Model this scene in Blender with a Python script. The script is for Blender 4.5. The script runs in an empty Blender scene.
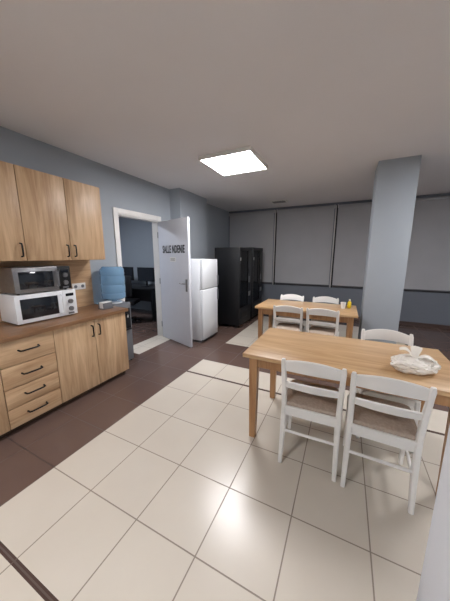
import bpy, bmesh, math, random
from mathutils import Vector, Matrix, Euler, noise
random.seed(4)
scene=bpy.context.scene
scene.view_settings.view_transform='Standard'
scene.view_settings.look='None'

# ------------------------------------------------------------ materials
def lin(c):
    return tuple(((v/255)/12.92 if v/255<=0.04045 else ((v/255+0.055)/1.055)**2.4) for v in c)+(1,)
def newmat(name):
    m=bpy.data.materials.new(name); m.use_nodes=True
    nt=m.node_tree; b=nt.nodes['Principled BSDF']
    return m,nt,b
def plain(name,col,rough=.5,metal=0,var=.04,scale=8,trans=0,ior=1.45,bump=0,coat=0):
    m,nt,b=newmat(name)
    b.inputs['Roughness'].default_value=rough; b.inputs['Metallic'].default_value=metal
    b.inputs['Transmission Weight'].default_value=trans; b.inputs['IOR'].default_value=ior
    b.inputs['Coat Weight'].default_value=coat
    tc=nt.nodes.new('ShaderNodeTexCoord'); n=nt.nodes.new('ShaderNodeTexNoise')
    n.inputs['Scale'].default_value=scale; n.inputs['Detail'].default_value=4
    nt.links.new(tc.outputs['Object'],n.inputs['Vector'])
    r=nt.nodes.new('ShaderNodeValToRGB'); c=lin(col)
    r.color_ramp.elements[0].position=.3; r.color_ramp.elements[1].position=.7
    r.color_ramp.elements[0].color=tuple(v*(1-var) for v in c[:3])+(1,)
    r.color_ramp.elements[1].color=tuple(min(1,v*(1+var)) for v in c[:3])+(1,)
    nt.links.new(n.outputs['Fac'],r.inputs['Fac']); nt.links.new(r.outputs['Color'],b.inputs['Base Color'])
    if bump:
        n2=nt.nodes.new('ShaderNodeTexNoise'); n2.inputs['Scale'].default_value=180
        nt.links.new(tc.outputs['Object'],n2.inputs['Vector'])
        bp=nt.nodes.new('ShaderNodeBump'); bp.inputs['Strength'].default_value=bump; bp.inputs['Distance'].default_value=.002
        nt.links.new(n2.outputs['Fac'],bp.inputs['Height']); nt.links.new(bp.outputs['Normal'],b.inputs['Normal'])
    return m
def emis(name,col,st):
    m,nt,b=newmat(name); b.inputs['Base Color'].default_value=lin(col)
    b.inputs['Emission Color'].default_value=lin(col); b.inputs['Emission Strength'].default_value=st
    return m
def wood(name,c1,c2,axis,rough=.42):
    m,nt,b=newmat(name); b.inputs['Roughness'].default_value=rough
    tc=nt.nodes.new('ShaderNodeTexCoord'); mp=nt.nodes.new('ShaderNodeMapping')
    s=[9,9,9]; s['XYZ'.index(axis)]=.9; mp.inputs['Scale'].default_value=s
    nt.links.new(tc.outputs['Object'],mp.inputs['Vector'])
    n=nt.nodes.new('ShaderNodeTexNoise'); n.inputs['Scale'].default_value=1.6; n.inputs['Detail'].default_value=7
    n.inputs['Roughness'].default_value=.6; n.inputs['Distortion'].default_value=.8
    nt.links.new(mp.outputs['Vector'],n.inputs['Vector'])
    mp2=nt.nodes.new('ShaderNodeMapping'); s2=[70,70,70]; s2['XYZ'.index(axis)]=2.5; mp2.inputs['Scale'].default_value=s2
    nt.links.new(tc.outputs['Object'],mp2.inputs['Vector'])
    n2=nt.nodes.new('ShaderNodeTexNoise'); n2.inputs['Scale'].default_value=1.5; n2.inputs['Detail'].default_value=3
    nt.links.new(mp2.outputs['Vector'],n2.inputs['Vector'])
    mx=nt.nodes.new('ShaderNodeMath'); mx.operation='MULTIPLY_ADD'; mx.inputs[1].default_value=.25
    nt.links.new(n2.outputs['Fac'],mx.inputs[0]); nt.links.new(n.outputs['Fac'],mx.inputs[2])
    r=nt.nodes.new('ShaderNodeValToRGB')
    r.color_ramp.elements[0].position=.42; r.color_ramp.elements[0].color=lin(c2)
    r.color_ramp.elements[1].position=.78; r.color_ramp.elements[1].color=lin(c1)
    nt.links.new(mx.outputs[0],r.inputs['Fac']); nt.links.new(r.outputs['Color'],b.inputs['Base Color'])
    return m

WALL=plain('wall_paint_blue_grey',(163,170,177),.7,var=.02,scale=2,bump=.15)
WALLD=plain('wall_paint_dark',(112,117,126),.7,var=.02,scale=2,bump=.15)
CEIL=plain('ceiling_paint',(226,224,226),.8,var=.015,scale=1.5,bump=.1)
WHITEWALL=plain('white_wall_paint',(236,241,250),.6,var=.01,scale=2)
WHITE=plain('white_lacquer',(232,230,226),.35,var=.02)
DOORW=plain('door_white',(212,214,221),.4,var=.015)
SEATM=plain('seat_fabric_beige',(176,160,145),.85,var=.12,scale=60)
OAKV=wood('oak_vertical',(212,180,143),(172,136,101),'Z')
OAKH=wood('oak_horizontal',(210,177,140),(168,132,97),'Y')
TOPM=wood('worktop_wood',(150,112,80),(112,80,54),'Y',.3)
TABLE=wood('table_wood',(206,172,130),(174,134,92),'X',.33)
TLEG=wood('table_leg_wood',(186,142,98),(150,106,68),'Z',.4)
GAP=plain('dark_gap',(60,42,30),.8)
BLACKM=plain('black_metal',(18,17,17),.4,metal=.3)
BLACKG=plain('black_gloss',(14,15,18),.25,coat=.2)
BLACKS=plain('black_side',(17,18,21),.45)
GLASSD=plain('dark_glass',(26,30,36),.06,coat=.6)
STEEL=plain('brushed_steel',(150,150,152),.32,metal=.85,var=.08,scale=30)
FRW=plain('fridge_white',(234,237,240),.3,var=.01)
GREYP=plain('grey_plastic',(110,112,116),.5)
SHELF=plain('shelf_dark',(48,50,54),.5)
BLIND=plain('blind_fabric',(172,172,175),.8,var=.03,scale=3,bump=.3)
ALU=plain('window_frame_metal',(90,90,93),.4,metal=.4)
ALUL=plain('aluminium_light',(190,188,186),.4,metal=.3)
NIGHT=plain('night_glass',(16,18,24),.05)
SKIRT=plain('skirting_brown',(78,62,56),.35)
BAGM=plain('bag_plastic',(236,230,220),.35,var=.05,scale=14)
YEL=plain('yellow_plastic',(230,200,40),.4)
RED=plain('red_packet',(110,34,30),.5)
LAMP=emis('led_diffuser',(250,249,252),42)
LAMP_FILL=emis('led_diffuser_fill',(250,249,252),52)
OFF_FILL=emis('office_fill',(235,242,255),50)
SCR=plain('screen',(20,24,32),.2)
LETTER=plain('sign_black',(25,25,28),.6)
CLEAR,nt,b=newmat('vending_glass'); b.inputs['Base Color'].default_value=lin((120,128,136)); b.inputs['Roughness'].default_value=.05
b.inputs['Transmission Weight'].default_value=1; b.inputs['IOR'].default_value=1.2
BOT,nt,b=newmat('water_bottle_blue'); b.inputs['Base Color'].default_value=lin((160,200,230)); b.inputs['Roughness'].default_value=.08
b.inputs['Transmission Weight'].default_value=.65; b.inputs['IOR'].default_value=1.3

# floor
TX=.40; TY=.413
FLOOR,nt,b=newmat('floor_tiles')
N=nt.nodes; L=nt.links
geo=N.new('ShaderNodeNewGeometry'); sep=N.new('ShaderNodeSeparateXYZ'); L.new(geo.outputs['Position'],sep.inputs[0])
def mth(op,a,b_=None,c=None):
    n=N.new('ShaderNodeMath'); n.operation=op
    for i,v in enumerate((a,b_,c)):
        if v is None: continue
        if hasattr(v,'links'): L.new(v,n.inputs[i])
        else: n.inputs[i].default_value=v
    return n.outputs[0]
X=sep.outputs['X']; Y=sep.outputs['Y']
def rng(s,a,c): return mth('MULTIPLY',mth('GREATER_THAN',s,a),mth('LESS_THAN',s,c))
def grid(s,o,t,w):
    f=mth('FRACT',mth('DIVIDE',mth('SUBTRACT',s,o),t))
    return mth('GREATER_THAN',mth('ABSOLUTE',mth('SUBTRACT',f,.5)),.5-w/(2*t))
EDGE=-1.765
grout=mth('MAXIMUM',grid(X,EDGE,TX,.007),grid(Y,2.46,TY,.007))
cream=mth('MULTIPLY',mth('GREATER_THAN',X,EDGE),mth('SUBTRACT',1.0,rng(Y,2.873,3.62)))
cream=mth('MULTIPLY',cream,mth('SUBTRACT',1.0,mth('MULTIPLY',mth('GREATER_THAN',X,1.035),mth('GREATER_THAN',Y,2.48))))
cream=mth('MULTIPLY',cream,mth('LESS_THAN',Y,5.764))
cream=mth('MAXIMUM',cream,mth('MULTIPLY',rng(X,-3.12,-2.75),rng(Y,2.6,3.45)))  # doorway patch: light spilling from the office, put in as cream tile colour
strip=mth('MULTIPLY',rng(X,EDGE,1.035),mth('MAXIMUM',rng(Y,.381,.409),rng(Y,2.444,2.476)))
def mix(f,a,b_):
    n=N.new('ShaderNodeMix'); n.data_type='RGBA'; L.new(f,n.inputs['Factor'])
    for i,v in ((6,a),(7,b_)):
        if hasattr(v,'links'): L.new(v,n.inputs[i])
        else: n.inputs[i].default_value=v
    return n.outputs[2]
no=N.new('ShaderNodeTexNoise'); no.inputs['Scale'].default_value=3; no.inputs['Detail'].default_value=6; L.new(geo.outputs['Position'],no.inputs['Vector'])
crc=mix(no.outputs['Fac'],lin((202,193,179)),lin((212,204,191)))
brc=mix(no.outputs['Fac'],lin((94,76,70)),lin((106,86,78)))
col=mix(cream,brc,crc)
gcol=mix(cream,lin((74,60,55)),lin((140,128,116)))
col=mix(grout,col,gcol)
col=mix(strip,col,lin((80,64,58)))
L.new(col,b.inputs['Base Color'])
rg=mth('ADD',mth('MULTIPLY_ADD',grout,.4,.14),mth('MULTIPLY',cream,.12)); L.new(rg,b.inputs['Roughness'])
bp=N.new('ShaderNodeBump'); bp.inputs['Strength'].default_value=.4; bp.inputs['Distance'].default_value=.002; bp.invert=True
L.new(grout,bp.inputs['Height']); L.new(bp.outputs['Normal'],b.inputs['Normal'])

# ------------------------------------------------------------ mesh builder
class B:
    def __init__(s,name): s.name=name; s.bm=bmesh.new(); s.mats=[]
    def mi(s,m):
        if m not in s.mats: s.mats.append(m)
        return s.mats.index(m)
    def merge(s,t,mat,M=None,smooth=False):
        i=s.mi(mat)
        bmesh.ops.recalc_face_normals(t,faces=t.faces)
        for f in t.faces: f.material_index=i; f.smooth=smooth
        if M is not None: bmesh.ops.transform(t,matrix=M,verts=t.verts)
        me=bpy.data.meshes.new('t'); t.to_mesh(me); t.free(); s.bm.from_mesh(me); bpy.data.meshes.remove(me)
    def box(s,lo,hi,mat,bev=0,rot=None,seg=2):
        t=bmesh.new(); c=[(lo[i]+hi[i])/2 for i in range(3)]; d=[abs(hi[i]-lo[i]) for i in range(3)]
        bmesh.ops.create_cube(t,size=1); bmesh.ops.scale(t,vec=d,verts=t.verts)
        if bev: bmesh.ops.bevel(t,geom=t.edges[:],offset=bev,segments=seg,affect='EDGES',profile=.5)
        M=Matrix.Translation(c)
        if rot: M=M@Euler(rot).to_matrix().to_4x4()
        s.merge(t,mat,M)
    def cyl(s,p1,p2,r1,mat,r2=None,seg=16):
        r2=r1 if r2 is None else r2
        p1=Vector(p1);p2=Vector(p2);d=p2-p1
        t=bmesh.new(); bmesh.ops.create_cone(t,cap_ends=True,segments=seg,radius1=r1,radius2=r2,depth=d.length)
        M=Matrix.Translation((p1+p2)/2)@d.to_track_quat('Z','Y').to_matrix().to_4x4()
        s.merge(t,mat,M,True)
    def lathe(s,prof,c,mat,seg=32):
        t=bmesh.new(); rings=[]
        for r,z in prof:
            rings.append([t.verts.new((c[0]+r*math.cos(2*math.pi*k/seg),c[1]+r*math.sin(2*math.pi*k/seg),c[2]+z)) for k in range(seg)])
        for a,b2 in zip(rings,rings[1:]):
            for k in range(seg): t.faces.new((a[k],a[(k+1)%seg],b2[(k+1)%seg],b2[k]))
        t.faces.new(rings[0]); t.faces.new(rings[-1])
        s.merge(t,mat,None,True)
    def loft(s,sections,mat,smooth=True,closed=True):
        t=bmesh.new(); R=[[t.verts.new(p) for p in sec] for sec in sections]; n=len(R[0])
        for a,b2 in zip(R,R[1:]):
            for k in range(n): t.faces.new((a[k],a[(k+1)%n],b2[(k+1)%n],b2[k]))
        t.faces.new(R[0]); t.faces.new(R[-1])
        s.merge(t,mat,None,smooth)
    def tube(s,pts,r,mat,seg=8):
        pts=[Vector(p) for p in pts]; secs=[]; ref=None
        for i,p in enumerate(pts):
            d=(pts[min(i+1,len(pts)-1)]-pts[max(i-1,0)]).normalized()
            if ref is None: ref=d.orthogonal().normalized()
            ref=(ref-d*ref.dot(d)).normalized(); q=d.cross(ref)
            rr=r[i] if isinstance(r,(list,tuple)) else r
            secs.append([p+(ref*math.cos(2*math.pi*k/seg)+q*math.sin(2*math.pi*k/seg))*rr for k in range(seg)])
        s.loft(secs,mat)
    def done(s,loc=(0,0,0),rz=0,parent=None,autos=True):
        me=bpy.data.meshes.new(s.name); s.bm.to_mesh(me); s.bm.free()
        for m in s.mats: me.materials.append(m)
        if autos:
            try: me.set_sharp_from_angle(angle=math.radians(40))
            except Exception: pass
        o=bpy.data.objects.new(s.name,me); scene.collection.objects.link(o)
        o.location=loc; o.rotation_euler=(0,0,rz)
        if parent: o.parent=parent
        return o

ZC=2.69
DY0,DY1=2.59,3.47     # door opening
BY=6.38
# ------------------------------------------------------------ shell
x=B('floor'); x.box((-6.3,-2.6,-.1),(3.6,6.6,0),FLOOR); x.done()
x=B('ceiling'); x.box((-6.3,-2.6,ZC),(3.6,6.6,ZC+.1),CEIL); x.done()
x=B('wall_left')
x.box((-3.12,-2.5,0),(-3,DY0,ZC),WALL); x.box((-3.12,DY1,0),(-3,BY,ZC),WALL); x.box((-3.12,DY0,2.1),(-3,DY1,ZC),WALL); x.done()
x=B('pilaster'); x.box((-3,3.81,0),(-2.77,4.76,ZC),WALL); x.done()
x=B('column'); x.box((.28,3.9,0),(.72,4.33,ZC),WALL,.004); x.done()
wins=[(-2.95,-1.73),(-1.63,-.33),(-.23,1.07),(1.17,2.47)]
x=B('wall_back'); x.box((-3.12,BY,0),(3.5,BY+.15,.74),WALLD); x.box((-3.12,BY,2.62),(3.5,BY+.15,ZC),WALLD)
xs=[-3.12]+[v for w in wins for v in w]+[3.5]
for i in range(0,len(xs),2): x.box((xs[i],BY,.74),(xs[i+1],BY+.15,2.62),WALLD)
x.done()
for i,(a,c) in enumerate(wins):
    x=B('window_%d'%(i+1)); y0=BY+.04;y1=BY+.1
    x.box((a,y0,.74),(a+.05,y1,2.62),ALU); x.box((c-.05,y0,.74),(c,y1,2.62),ALU)
    x.box((a+.05,y0,.74),(c-.05,y1,.79),ALU); x.box((a+.05,y0,2.57),(c-.05,y1,2.62),ALU)
    m=(a+c)/2; x.box((m-.025,y0,.79),(m+.025,y1,2.57),ALU)
    x.box((a+.05,y0+.02,.79),(m-.025,y0+.03,2.57),NIGHT); x.box((m+.025,y0+.02,.79),(c-.05,y0+.03,2.57),NIGHT)
    x.done()
    x=B('roller_blind'); yb=BY-.035
    x.cyl((a-.01,yb,2.60),(c+.01,yb,2.60),.03,BLIND); x.box((a-.01,yb-.004,.80),(c+.01,yb,2.60),BLIND)
    x.box((a-.01,yb-.012,.775),(c+.01,yb+.008,.80),ALU,.003)
    for e in (a-.015,c+.015): x.box((e-.008,yb-.03,2.565),(e+.008,BY,2.635),ALUL)
    x.done()
    x=B('trim_%d'%(i+1)); x.box((c+.03,BY-.04,.74),(c+.055,BY,2.62),ALUL); x.box((c+.055,BY-.03,.74),(c+.08,BY,2.62),BLACKM); x.done()
x=B('wall_right'); x.box((3.4,-2.5,0),(3.52,BY,ZC),WALL); x.done()
x=B('wall_front'); x.box((-3.12,-2.6,0),(3.5,-2.5,ZC),WALL); x.done()
x=B('wall_partition'); x.box((.366,.5,0),(.80,1.01,ZC),WHITEWALL,.003); x.done()
x=B('baseboard_left'); x.box((-3,3.57,0),(-2.985,3.81,.08),SKIRT); x.box((-3,4.76,0),(-2.985,BY,.08),SKIRT); x.box((-3,2.2,0),(-2.985,2.5,.08),SKIRT); x.done()
x=B('baseboard_back'); x.box((-2.985,BY-.015,0),(3.4,BY,.08),SKIRT); x.done()

# office
x=B('wall_office_back'); x.box((-6.2,5.0,0),(-3.12,5.1,ZC),WALL); x.done()
x=B('wall_office_left'); x.box((-6.3,.9,0),(-6.2,5.1,ZC),WALL); x.done()
x=B('wall_office_front'); x.box((-6.2,.9,0),(-3.12,1.0,ZC),WALL); x.done()
x=B('office_fill_lamp'); x.box((-4.9,2.4,ZC-.03),(-4.3,3.0,ZC),WHITE); x.box((-4.88,2.42,ZC-.035),(-4.32,2.98,ZC-.03),OFF_FILL); x.done()  # unseen panel, added to brighten the office through the doorway
x=B('office_desk'); x.box((-5.5,4.15,.72),(-3.9,4.9,.75),BLACKS,.003)
for a in (-5.47,-3.96): x.box((a,4.2,0),(a+.03,4.85,.72),BLACKS)
x.box((-5.44,4.8,.3),(-3.96,4.82,.72),BLACKS); x.done()
for mx_ in (-5.1,-4.4):
    x=B('computer_monitor'); x.box((-.12,-.09,0),(.12,.09,.012),BLACKM,.004); x.box((-.02,.0,.012),(.02,.03,.22),BLACKM)
    x.box((-.27,-.02,.12),(.27,.02,.46),BLACKM,.006); x.box((-.26,-.024,.13),(.26,-.02,.45),SCR); x.done((mx_,4.55,.752))
x=B('office_chair')
for k in range(5):
    a=k*2*math.pi/5; x.tube([(0,0,.1),(.28*math.cos(a),.28*math.sin(a),.06)],.018,BLACKM); x.cyl((.28*math.cos(a)-.012,.28*math.sin(a),.026),(.28*math.cos(a)+.012,.28*math.sin(a),.026),.026,BLACKM)
x.cyl((0,0,.08),(0,0,.45),.025,BLACKM); x.box((-.24,-.24,.43),(.24,.24,.52),BLACKS,.03)
x.box((-.03,-.27,.45),(.03,-.24,.75),BLACKM); x.box((-.22,-.28,.62),(.22,-.22,1.08),BLACKS,.025); x.done((-4.35,3.85,0),.5)

# door frame & leaf
x=B('door_frame')
for (a,c) in ((DY0-.06,DY0+.02),(DY1-.02,DY1+.06)):
    x.box((-3.0,a,0),(-2.982,c,2.17),WHITE,.003)
x.box((-3.0,DY0+.02,2.09),(-2.982,DY1-.02,2.17),WHITE,.003)
x.box((-3.125,DY0,0),(-3.0,DY0+.025,2.1),WHITE); x.box((-3.125,DY1-.025,0),(-3.0,DY1,2.1),WHITE); x.box((-3.125,DY0+.025,2.075),(-3.0,DY1-.025,2.1),WHITE)
x.done()
x=B('door_1'); x.box((0,-.02,.01),(.84,.02,2.07),DOORW,.003)
for sy in (-1,1):
    x.box((.755,sy*.02,.93),(.795,sy*.028,1.13),STEEL,.002)
    x.tube([(.775,sy*.025,1.06),(.775,sy*.065,1.06),(.76,sy*.07,1.06),(.65,sy*.07,1.06)],.009,STEEL)
for z in (.25,1.05,1.85): x.cyl((-.006,-.022,z-.05),(-.006,-.022,z+.05),.008,STEEL)
x.box((.34,-.0215,1.40),(.50,-.0195,1.47),WHITE)
for k in range(3): x.box((.355,-.0222,1.415+k*.017),(.485,-.0212,1.42+k*.017),LETTER)
door=x.done((-2.965,3.435,0),math.radians(-17.9))
cu=bpy.data.curves.new('sign_text','FONT'); cu.body='SALLE NDENIE'; cu.size=.135; cu.extrude=.0015; cu.align_x='CENTER'; cu.space_character=1.1
cu.offset=.003
t=bpy.data.objects.new('sign_text',cu); scene.collection.objects.link(t); t.parent=door
t.location=(.44,-.0225,1.545); t.rotation_euler=(math.pi/2,0,0); t.scale=(.66,1.25,1); cu.materials.append(LETTER)

# ceiling lamp and added fill panels
def lamp(name,cx,cy,m,q=.31):
    x=B(name); z=ZC; r=q-.02
    for (a,c,d,e) in ((-q,-q,q,-r),(-q,r,q,q),(-q,-r,-r,r),(r,-r,q,r)):
        x.box((a,c,z-.045),(d,e,z),WHITE)
    x.box((-r,-r,z-.04),(r,r,z-.03),m); x.box((-r,-r,z-.012),(r,r,z),WHITE)
    x.done((cx,cy,0))
lamp('ceiling_or_fill_lamp',-1.375,3.10,LAMP,.34); lamp('ceiling_or_fill_lamp',-1.4,-1.0,LAMP_FILL); lamp('ceiling_or_fill_lamp',2.0,3.14,LAMP_FILL); lamp('ceiling_or_fill_lamp',2.0,-1.0,LAMP_FILL)  # first panel is in view; the rest are unseen, added for fill light
x=B('ceiling_vent'); x.box((-.17,-.12,-.03),(.17,.12,0),WHITE,.008)
for k in range(5): x.box((-.14,-.09+k*.04,-.034),(.14,-.075+k*.04,-.029),GREYP)
x.done((-1.42,5.61,ZC))

# ------------------------------------------------------------ kitchen
def vhandle(x,px,y,z0,z1):
    x.tube([(px,y,z0),(px+.028,y,z0+.004),(px+.032,y,z0+.02),(px+.032,y,z1-.02),(px+.028,y,z1-.004),(px,y,z1)],.007,BLACKM)
def hhandle(x,px,y0,y1,z):
    x.tube([(px,y0,z),(px+.028,y0+.004,z-.004),(px+.032,y0+.02,z-.006),(px+.032,y1-.02,z-.006),(px+.028,y1-.004,z-.004),(px,y1,z)],.007,BLACKM)
K=.42; E=2.09
x=B('base_cabinet'); F=-2.40
x.box((-2.98,E-7*K,.06),(F-.02,E,.82),OAKV); x.box((-2.96,E-7*K+.02,0),(F-.06,E-.02,.06),GAP)
x.box((F-.021,E-7*K+.01,.065),(F-.019,E-.01,.815),GAP)
def front(y0,y1,z0,z1,m): x.box((F-.019,y0+.003,z0+.003),(F,y1-.003,z1-.003),m,.0015)
for k in (1,2,4,5,6,7): front(E-k*K,E-k*K+K,.06,.82,OAKV)
for z0,z1 in ((.06,.235),(.235,.41),(.41,.60),(.60,.82)):
    front(E-3*K,E-2*K,z0,z1,OAKH); hhandle(x,F,E-2.5*K-.075,E-2.5*K+.075,(z0+z1)/2+.01)
for k in (1,4,6):
    vhandle(x,F,E-k*K-.04,.64,.76); vhandle(x,F,E-k*K+.04,.64,.76)
x.box((-2.98,E-7*K-.02,.82),(-2.37,E+.025,.86),TOPM,.004)
x.box((-2.997,E-7*K,.80),(-2.985,E+.01,1.449),OAKH); x.done()
x=B('upper_cabinet'); F=-2.68
x.box((-2.998,E+.01-7*K,1.45),(F-.02,E+.01,2.29),OAKV); x.box((F-.021,E-7*K+.02,1.455),(F-.019,E,2.285),GAP)
for k in range(7):
    y0=E+.01-K*(k+1); front(y0,y0+K,1.45,2.29,OAKV)
for y in (E-K+.05,E-K-.03,E-2*K-.03,E-4*K+.05,E-4*K-.03,E-6*K+.05,E-6*K-.03): vhandle(x,F,y,1.49,1.61)
x.done()
x=B('wall_socket'); x.box((-2.984,1.83,1.08),(-2.972,2.0,1.16),WHITE,.004)
for y in (1.87,1.96): x.cyl((-2.975,y,1.12),(-2.969,y,1.12),.02,GREYP)
x.done()
def microwave(w,d,h,body,frontm,dark,loc,rz):
    x=B('microwave'); x.box((-w/2,-d/2+.02,.012),(w/2,d/2,h),body,.006)
    for sx in (-1,1):
        for sy in (-1,1): x.cyl((sx*(w/2-.04),sy*(d/2-.05),0),(sx*(w/2-.04),sy*(d/2-.05),.014),.012,BLACKM)
    x.box((-w/2,-d/2,.012),(w*.25,-d/2+.02,h),frontm,.004)
    x.box((w*.255,-d/2,.012),(w/2,-d/2+.02,h),dark,.004)
    x.box((-w/2+.04,-d/2-.003,.05),(w*.25-.05,-d/2+.002,h-.04),GLASSD,.002)
    x.tube([(w*.22,-d/2,.05),(w*.22,-d/2-.03,.055),(w*.22,-d/2-.03,h-.045),(w*.22,-d/2,h-.04)],.008,frontm)
    cx=w*.378
    x.box((cx-.04,-d/2-.002,h-.065),(cx+.04,-d/2+.002,h-.035),SCR)
    for z in (.16,.08):
        x.cyl((cx,-d/2,z),(cx,-d/2-.018,z),.024,STEEL if dark is not WHITE else FRW)
    x.box((cx-.03,-d/2-.003,.022),(cx+.03,-d/2+.002,.04),GREYP)
    return x.done(loc,rz)
microwave(.55,.33,.28,FRW,FRW,FRW,(-2.80,1.375,.86),math.radians(88))
microwave(.51,.31,.25,STEEL,STEEL,BLACKS,(-2.805,1.37,1.14),math.radians(90))
x=B('coffee_mug'); x.lathe([(.035,0),(.04,.01),(.042,.09),(.037,.09),(.035,.015)],(0,0,0),BLACKM)
x.tube([(.04,0,.075),(.065,0,.07),(.068,0,.04),(.04,0,.02)],.006,BLACKM); x.done((-2.62,.85,.86))
x=B('napkin_holder'); x.box((-.05,-.07,0),(.05,.07,.01),GREYP,.003)
for a in (-.045,.037): x.box((a,-.065,.01),(a+.008,.065,.075),GREYP,.003)
for k in range(7): x.box((-.033+k*.0095,-.06,.0105),(-.026+k*.0095,.06,.085-.002*(k%3)),WHITE)
x.done((-2.60,1.98,.86))
# water dispenser
x=B('water_dispenser')
x.box((-.15,-.14,.02),(.15,.14,.86),GREYP,.012); x.box((.14,-.12,.50),(.153,.12,.78),BLACKS,.004)
x.box((.15,-.1,.48),(.19,.1,.50),BLACKS,.004)
for y in (-.05,.05): x.cyl((.15,y,.70),(.18,y,.69),.012,BLACKM); x.cyl((.178,y,.695),(.178,y,.66),.009,WHITE)
for a in (-.12,.12):
    for c in (-.11,.11): x.cyl((a,c,0),(a,c,.03),.015,BLACKM)
x.lathe([(.10,.86),(.10,.88),(.07,.885)],(0,0,0),FRW)
x.lathe([(.03,.88),(.035,.89),(.12,.915),(.150,.935),(.154,.99),(.146,1.005),(.154,1.02),(.154,1.10),(.146,1.115),(.154,1.13),(.154,1.22),(.146,1.235),(.154,1.25),(.150,1.32),(.12,1.355)],(0,0,0),BOT)
x.done((-2.82,2.29,0))

# ------------------------------------------------------------ fridges
x=B('refrigerator')
x.box((-.6,0,.04),(-.05,.53,1.44),FRW,.008); x.box((-.05,0,.06),(0,.53,.93),FRW,.012); x.box((-.05,0,.94),(0,.53,1.44),FRW,.012)
x.box((-.58,.02,.0),(-.06,.51,.05),GREYP)
x.box((0,.495,.70),(.02,.52,.90),GREYP,.004); x.box((0,.495,.97),(.02,.52,1.15),GREYP,.004)
x.done((-2.09,3.43,0))
def vending(y0,w,h):
    x=B('vending_machine')
    x.box((-.56,0,.06),(-.53,w,h),BLACKS); x.box((-.53,0,.06),(-.0,.03,h),BLACKS,.004); x.box((-.53,w-.03,.06),(0,w,h),BLACKS,.004)
    x.box((-.53,.03,h-.06),(0,w-.03,h),BLACKS); x.box((-.53,.03,.06),(0,w-.03,.42),BLACKS)
    for a in (-.5,-.08):
        for c in (.05,w-.05): x.cyl((a,c,0),(a,c,.07),.02,BLACKM)
    g=w*.70
    x.box((-.03,g,.42),(.002,w-.03,h-.06),BLACKG)            # control column
    x.box((-.03,.03,.42),(.002,.06,h-.06),BLACKG); x.box((-.02,.06,.42),(-.008,g,h-.06),CLEAR)
    x.box((.0,g+.03,1.12),(.006,w-.06,1.22),SCR)
    for r in range(4):
        for c in range(3): x.box((.0,g+.03+c*.03,.92+r*.035),(.006,g+.05+c*.03,.945+r*.035),GREYP)
    x.box((.0,g+.04,.62),(.006,w-.06,.72),STEEL)
    x.box((-.005,.08,.18),(.008,g-.02,.34),SHELF,.003); x.box((.004,.10,.20),(.011,g-.04,.32),BLACKM)
    k=0
    for z in (.46,.68,.90,1.12,1.34):
        if z+.2>h-.05: break
        x.box((-.50,.04,z-.012),(-.10,g,z),SHELF)
        for j in range(5):
            y=.075+j*(g-.1)/5; m=(RED,SHELF,SHELF,BLACKM,GREYP)[(j*2+k)%5]; x.box((-.20,y,z),(-.14,y+.05,z+.12),m,.006)
        k+=1
    x.box((.002,.035,1.40),(.005,.058,1.46),WHITE)
    x.done((-1.88,y0,0))
vending(4.50,.68,1.66); vending(5.28,.72,1.68)

# ------------------------------------------------------------ tables & chairs
def table(cx,cy,l,w):
    x=B('dining_table'); x.box((-l/2,-w/2,.718),(l/2,w/2,.75),TABLE,.004)
    for sx in (-1,1):
        for sy in (-1,1):
            a=sx*(l/2-.075); c=sy*(w/2-.07)
            x.loft([[(a+u*r,c+v*r,z) for u,v in ((-1,-1),(1,-1),(1,1),(-1,1))] for r,z in ((.024,0),(.032,.60),(.032,.718))],TLEG,False)
    for sy in (-1,1): x.box((-l/2+.1,sy*(w/2-.07)-.011,.63),(l/2-.1,sy*(w/2-.07)+.011,.718),TLEG)
    for sx in (-1,1): x.box((sx*(l/2-.075)-.011,-w/2+.09,.63),(sx*(l/2-.075)+.011,w/2-.09,.718),TLEG)
    x.done((cx,cy,0))
table(.035,2.055,1.40,.77); table(-.485,3.77,1.37,.72)

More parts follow.
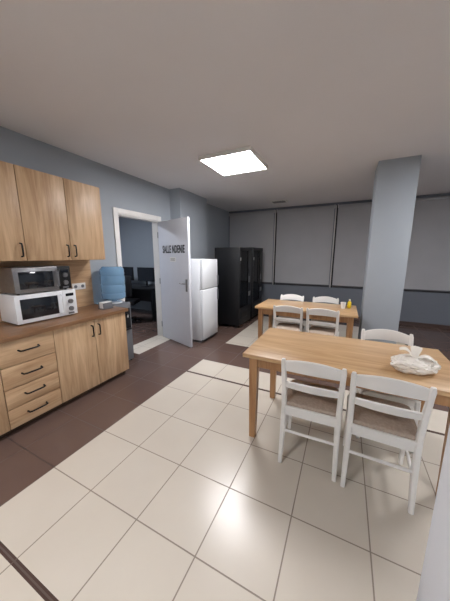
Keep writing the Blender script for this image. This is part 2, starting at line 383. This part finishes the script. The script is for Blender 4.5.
def chair(cx,cy,rz):
    x=B('dining_chair')
    def post(pts,wx,wy):
        x.loft([[(p[0]+u*wx/2*k,p[1]+v*wy/2*k,p[2]) for u,v in ((-1,-.6),(-.6,-1),(.6,-1),(1,-.6),(1,.6),(.6,1),(-.6,1),(-1,.6))] for p,k in pts],WHITE,True)
    for s in (-1,1):
        post([((s*.183,-.205,0),.8),((s*.18,-.175,.22),1),((s*.178,-.165,.45),1.05),((s*.18,-.19,.62),1),((s*.183,-.235,.80),.9),((s*.183,-.243,.825),.6)],.034,.036)
        post([((s*.185,.185,0),.75),((s*.18,.175,.3),1),((s*.178,.17,.42),1.1)],.034,.034)
        x.cyl((s*.18,-.18,.20),(s*.183,.18,.20),.010,WHITE); x.cyl((s*.18,-.175,.30),(s*.181,.176,.30),.010,WHITE)
        x.box((s*.18-.010,-.16,.375),(s*.18+.010,.16,.425),WHITE)
    x.cyl((-.18,-.18,.25),(.18,-.18,.25),.010,WHITE); x.cyl((-.18,.178,.27),(.18,.178,.27),.011,WHITE)
    x.box((-.17,-.178,.375),(.17,-.156,.425),WHITE); x.box((-.17,.16,.375),(.17,.18,.425),WHITE)
    # seat: frame + cushion
    def rr(hw,hd,r,z,n=5):
        o=[]
        for (qx,qy,a0) in ((hw-r,hd-r,0),(-hw+r,hd-r,90),(-hw+r,-hd+r,180),(hw-r,-hd+r,270)):
            for k in range(n+1):
                a=math.radians(a0+90*k/n); o.append((qx+r*math.cos(a),qy+.01+r*math.sin(a),z))
        return o
    x.loft([rr(.19,.185,.04,.423),rr(.20,.195,.045,.428),rr(.20,.195,.045,.442),rr(.195,.19,.04,.447)],WHITE,False)
    x.loft([rr(.185,.18,.04,.447),rr(.19,.185,.045,.458),rr(.183,.178,.045,.472),rr(.15,.145,.045,.480),rr(.05,.05,.03,.483)],SEATM)
    def rail(zb,zt,arch,yb,yt):
        secs=[]
        for k in range(13):
            t_=-1+2*k/12; q=1-t_*t_; xx=.172*t_ 
            o=-.028*q; za=zb+arch*.35*q; zz=zt+arch*q
            secs.append([(xx,yb+o-.009,za),(xx,yb+o+.009,za),(xx,yt+o+.009,zz-.006),(xx,yt+o+.004,zz),(xx,yt+o-.004,zz),(xx,yt+o-.009,zz-.006)])
        x.loft(secs,WHITE)
    rail(.735,.81,.03,-.22,-.235); rail(.60,.645,.012,-.188,-.197)
    x.done((cx,cy,0),rz)
chair(-.14,1.785,0.02); chair(.29,1.765,-.03); chair(.39,2.29,math.pi+.02)
chair(-.66,3.50,.04); chair(-.205,3.50,-.03); chair(-.78,4.0,math.pi); chair(-.23,4.0,math.pi+.05)

# bag
t=bmesh.new(); bmesh.ops.create_icosphere(t,subdivisions=5,radius=1)
for v in t.verts:
    d=v.co.copy(); n1=noise.noise(d*1.7+Vector((3,1,2))); n2=abs(noise.noise(d*4+Vector((8,1,4)))); n3=abs(noise.noise(d*9))
    r=1+.22*n1-.2*n2-.08*n3
    z=d.z*r
    v.co=Vector((d.x*r*.135,d.y*r*.10,max(0,.05+z*.06)))
x=B('plastic_bag'); x.merge(t,BAGM,None,True)
def ear(base,tip,w):
    base=Vector(base);tip=Vector(tip);secs=[]
    for k in range(9):
        q=k/8; p=base.lerp(tip,q)+Vector((0,0,.03*math.sin(q*math.pi))); ww=w*(.35+.9*math.sin(q*2.6)); sd=(tip-base).cross(Vector((0,0,1))).normalized()
        o=[]
        for j in range(10):
            a=2*math.pi*j/10; o.append(p+sd*math.cos(a)*ww+Vector((0,0,1))*math.sin(a)*(.006+.007*noise.noise(p*40+Vector((j,0,0)))))
        secs.append(o)
    x.loft(secs,BAGM)
ear((0,0,.085),(-.08,.03,.14),.028); ear((0,0,.085),(.03,.05,.15),.025); ear((0,0,.085),(.10,-.04,.09),.022)
x.done((.455,1.88,.75),.25)
x=B('juice_bottle'); x.lathe([(.022,0),(.026,.008),(.026,.07),(.022,.085),(.010,.10),(.010,.11)],(0,0,0),YEL); x.lathe([(.013,.11),(.013,.125)],(0,0,0),WHITE,16); x.done((.10,3.9,.75))
x=B('paper_cup'); x.lathe([(.025,0),(.036,.09),(.034,.09),(.024,.006)],(0,0,0),WHITE); x.done((.02,3.82,.75))

# world & camera
w=bpy.data.worlds.new('world'); scene.world=w; w.use_nodes=True
w.node_tree.nodes['Background'].inputs[0].default_value=(.02,.025,.035,1); w.node_tree.nodes['Background'].inputs[1].default_value=.3
cam=bpy.data.cameras.new('camera'); cam.sensor_fit='HORIZONTAL'; cam.sensor_width=36; cam.lens=243/450*36
co=bpy.data.objects.new('camera',cam); scene.collection.objects.link(co)
co.location=(0,0,1.5); co.rotation_euler=(math.radians(90-10.49),0,math.radians(26.09)); cam.clip_start=.02
scene.camera=co
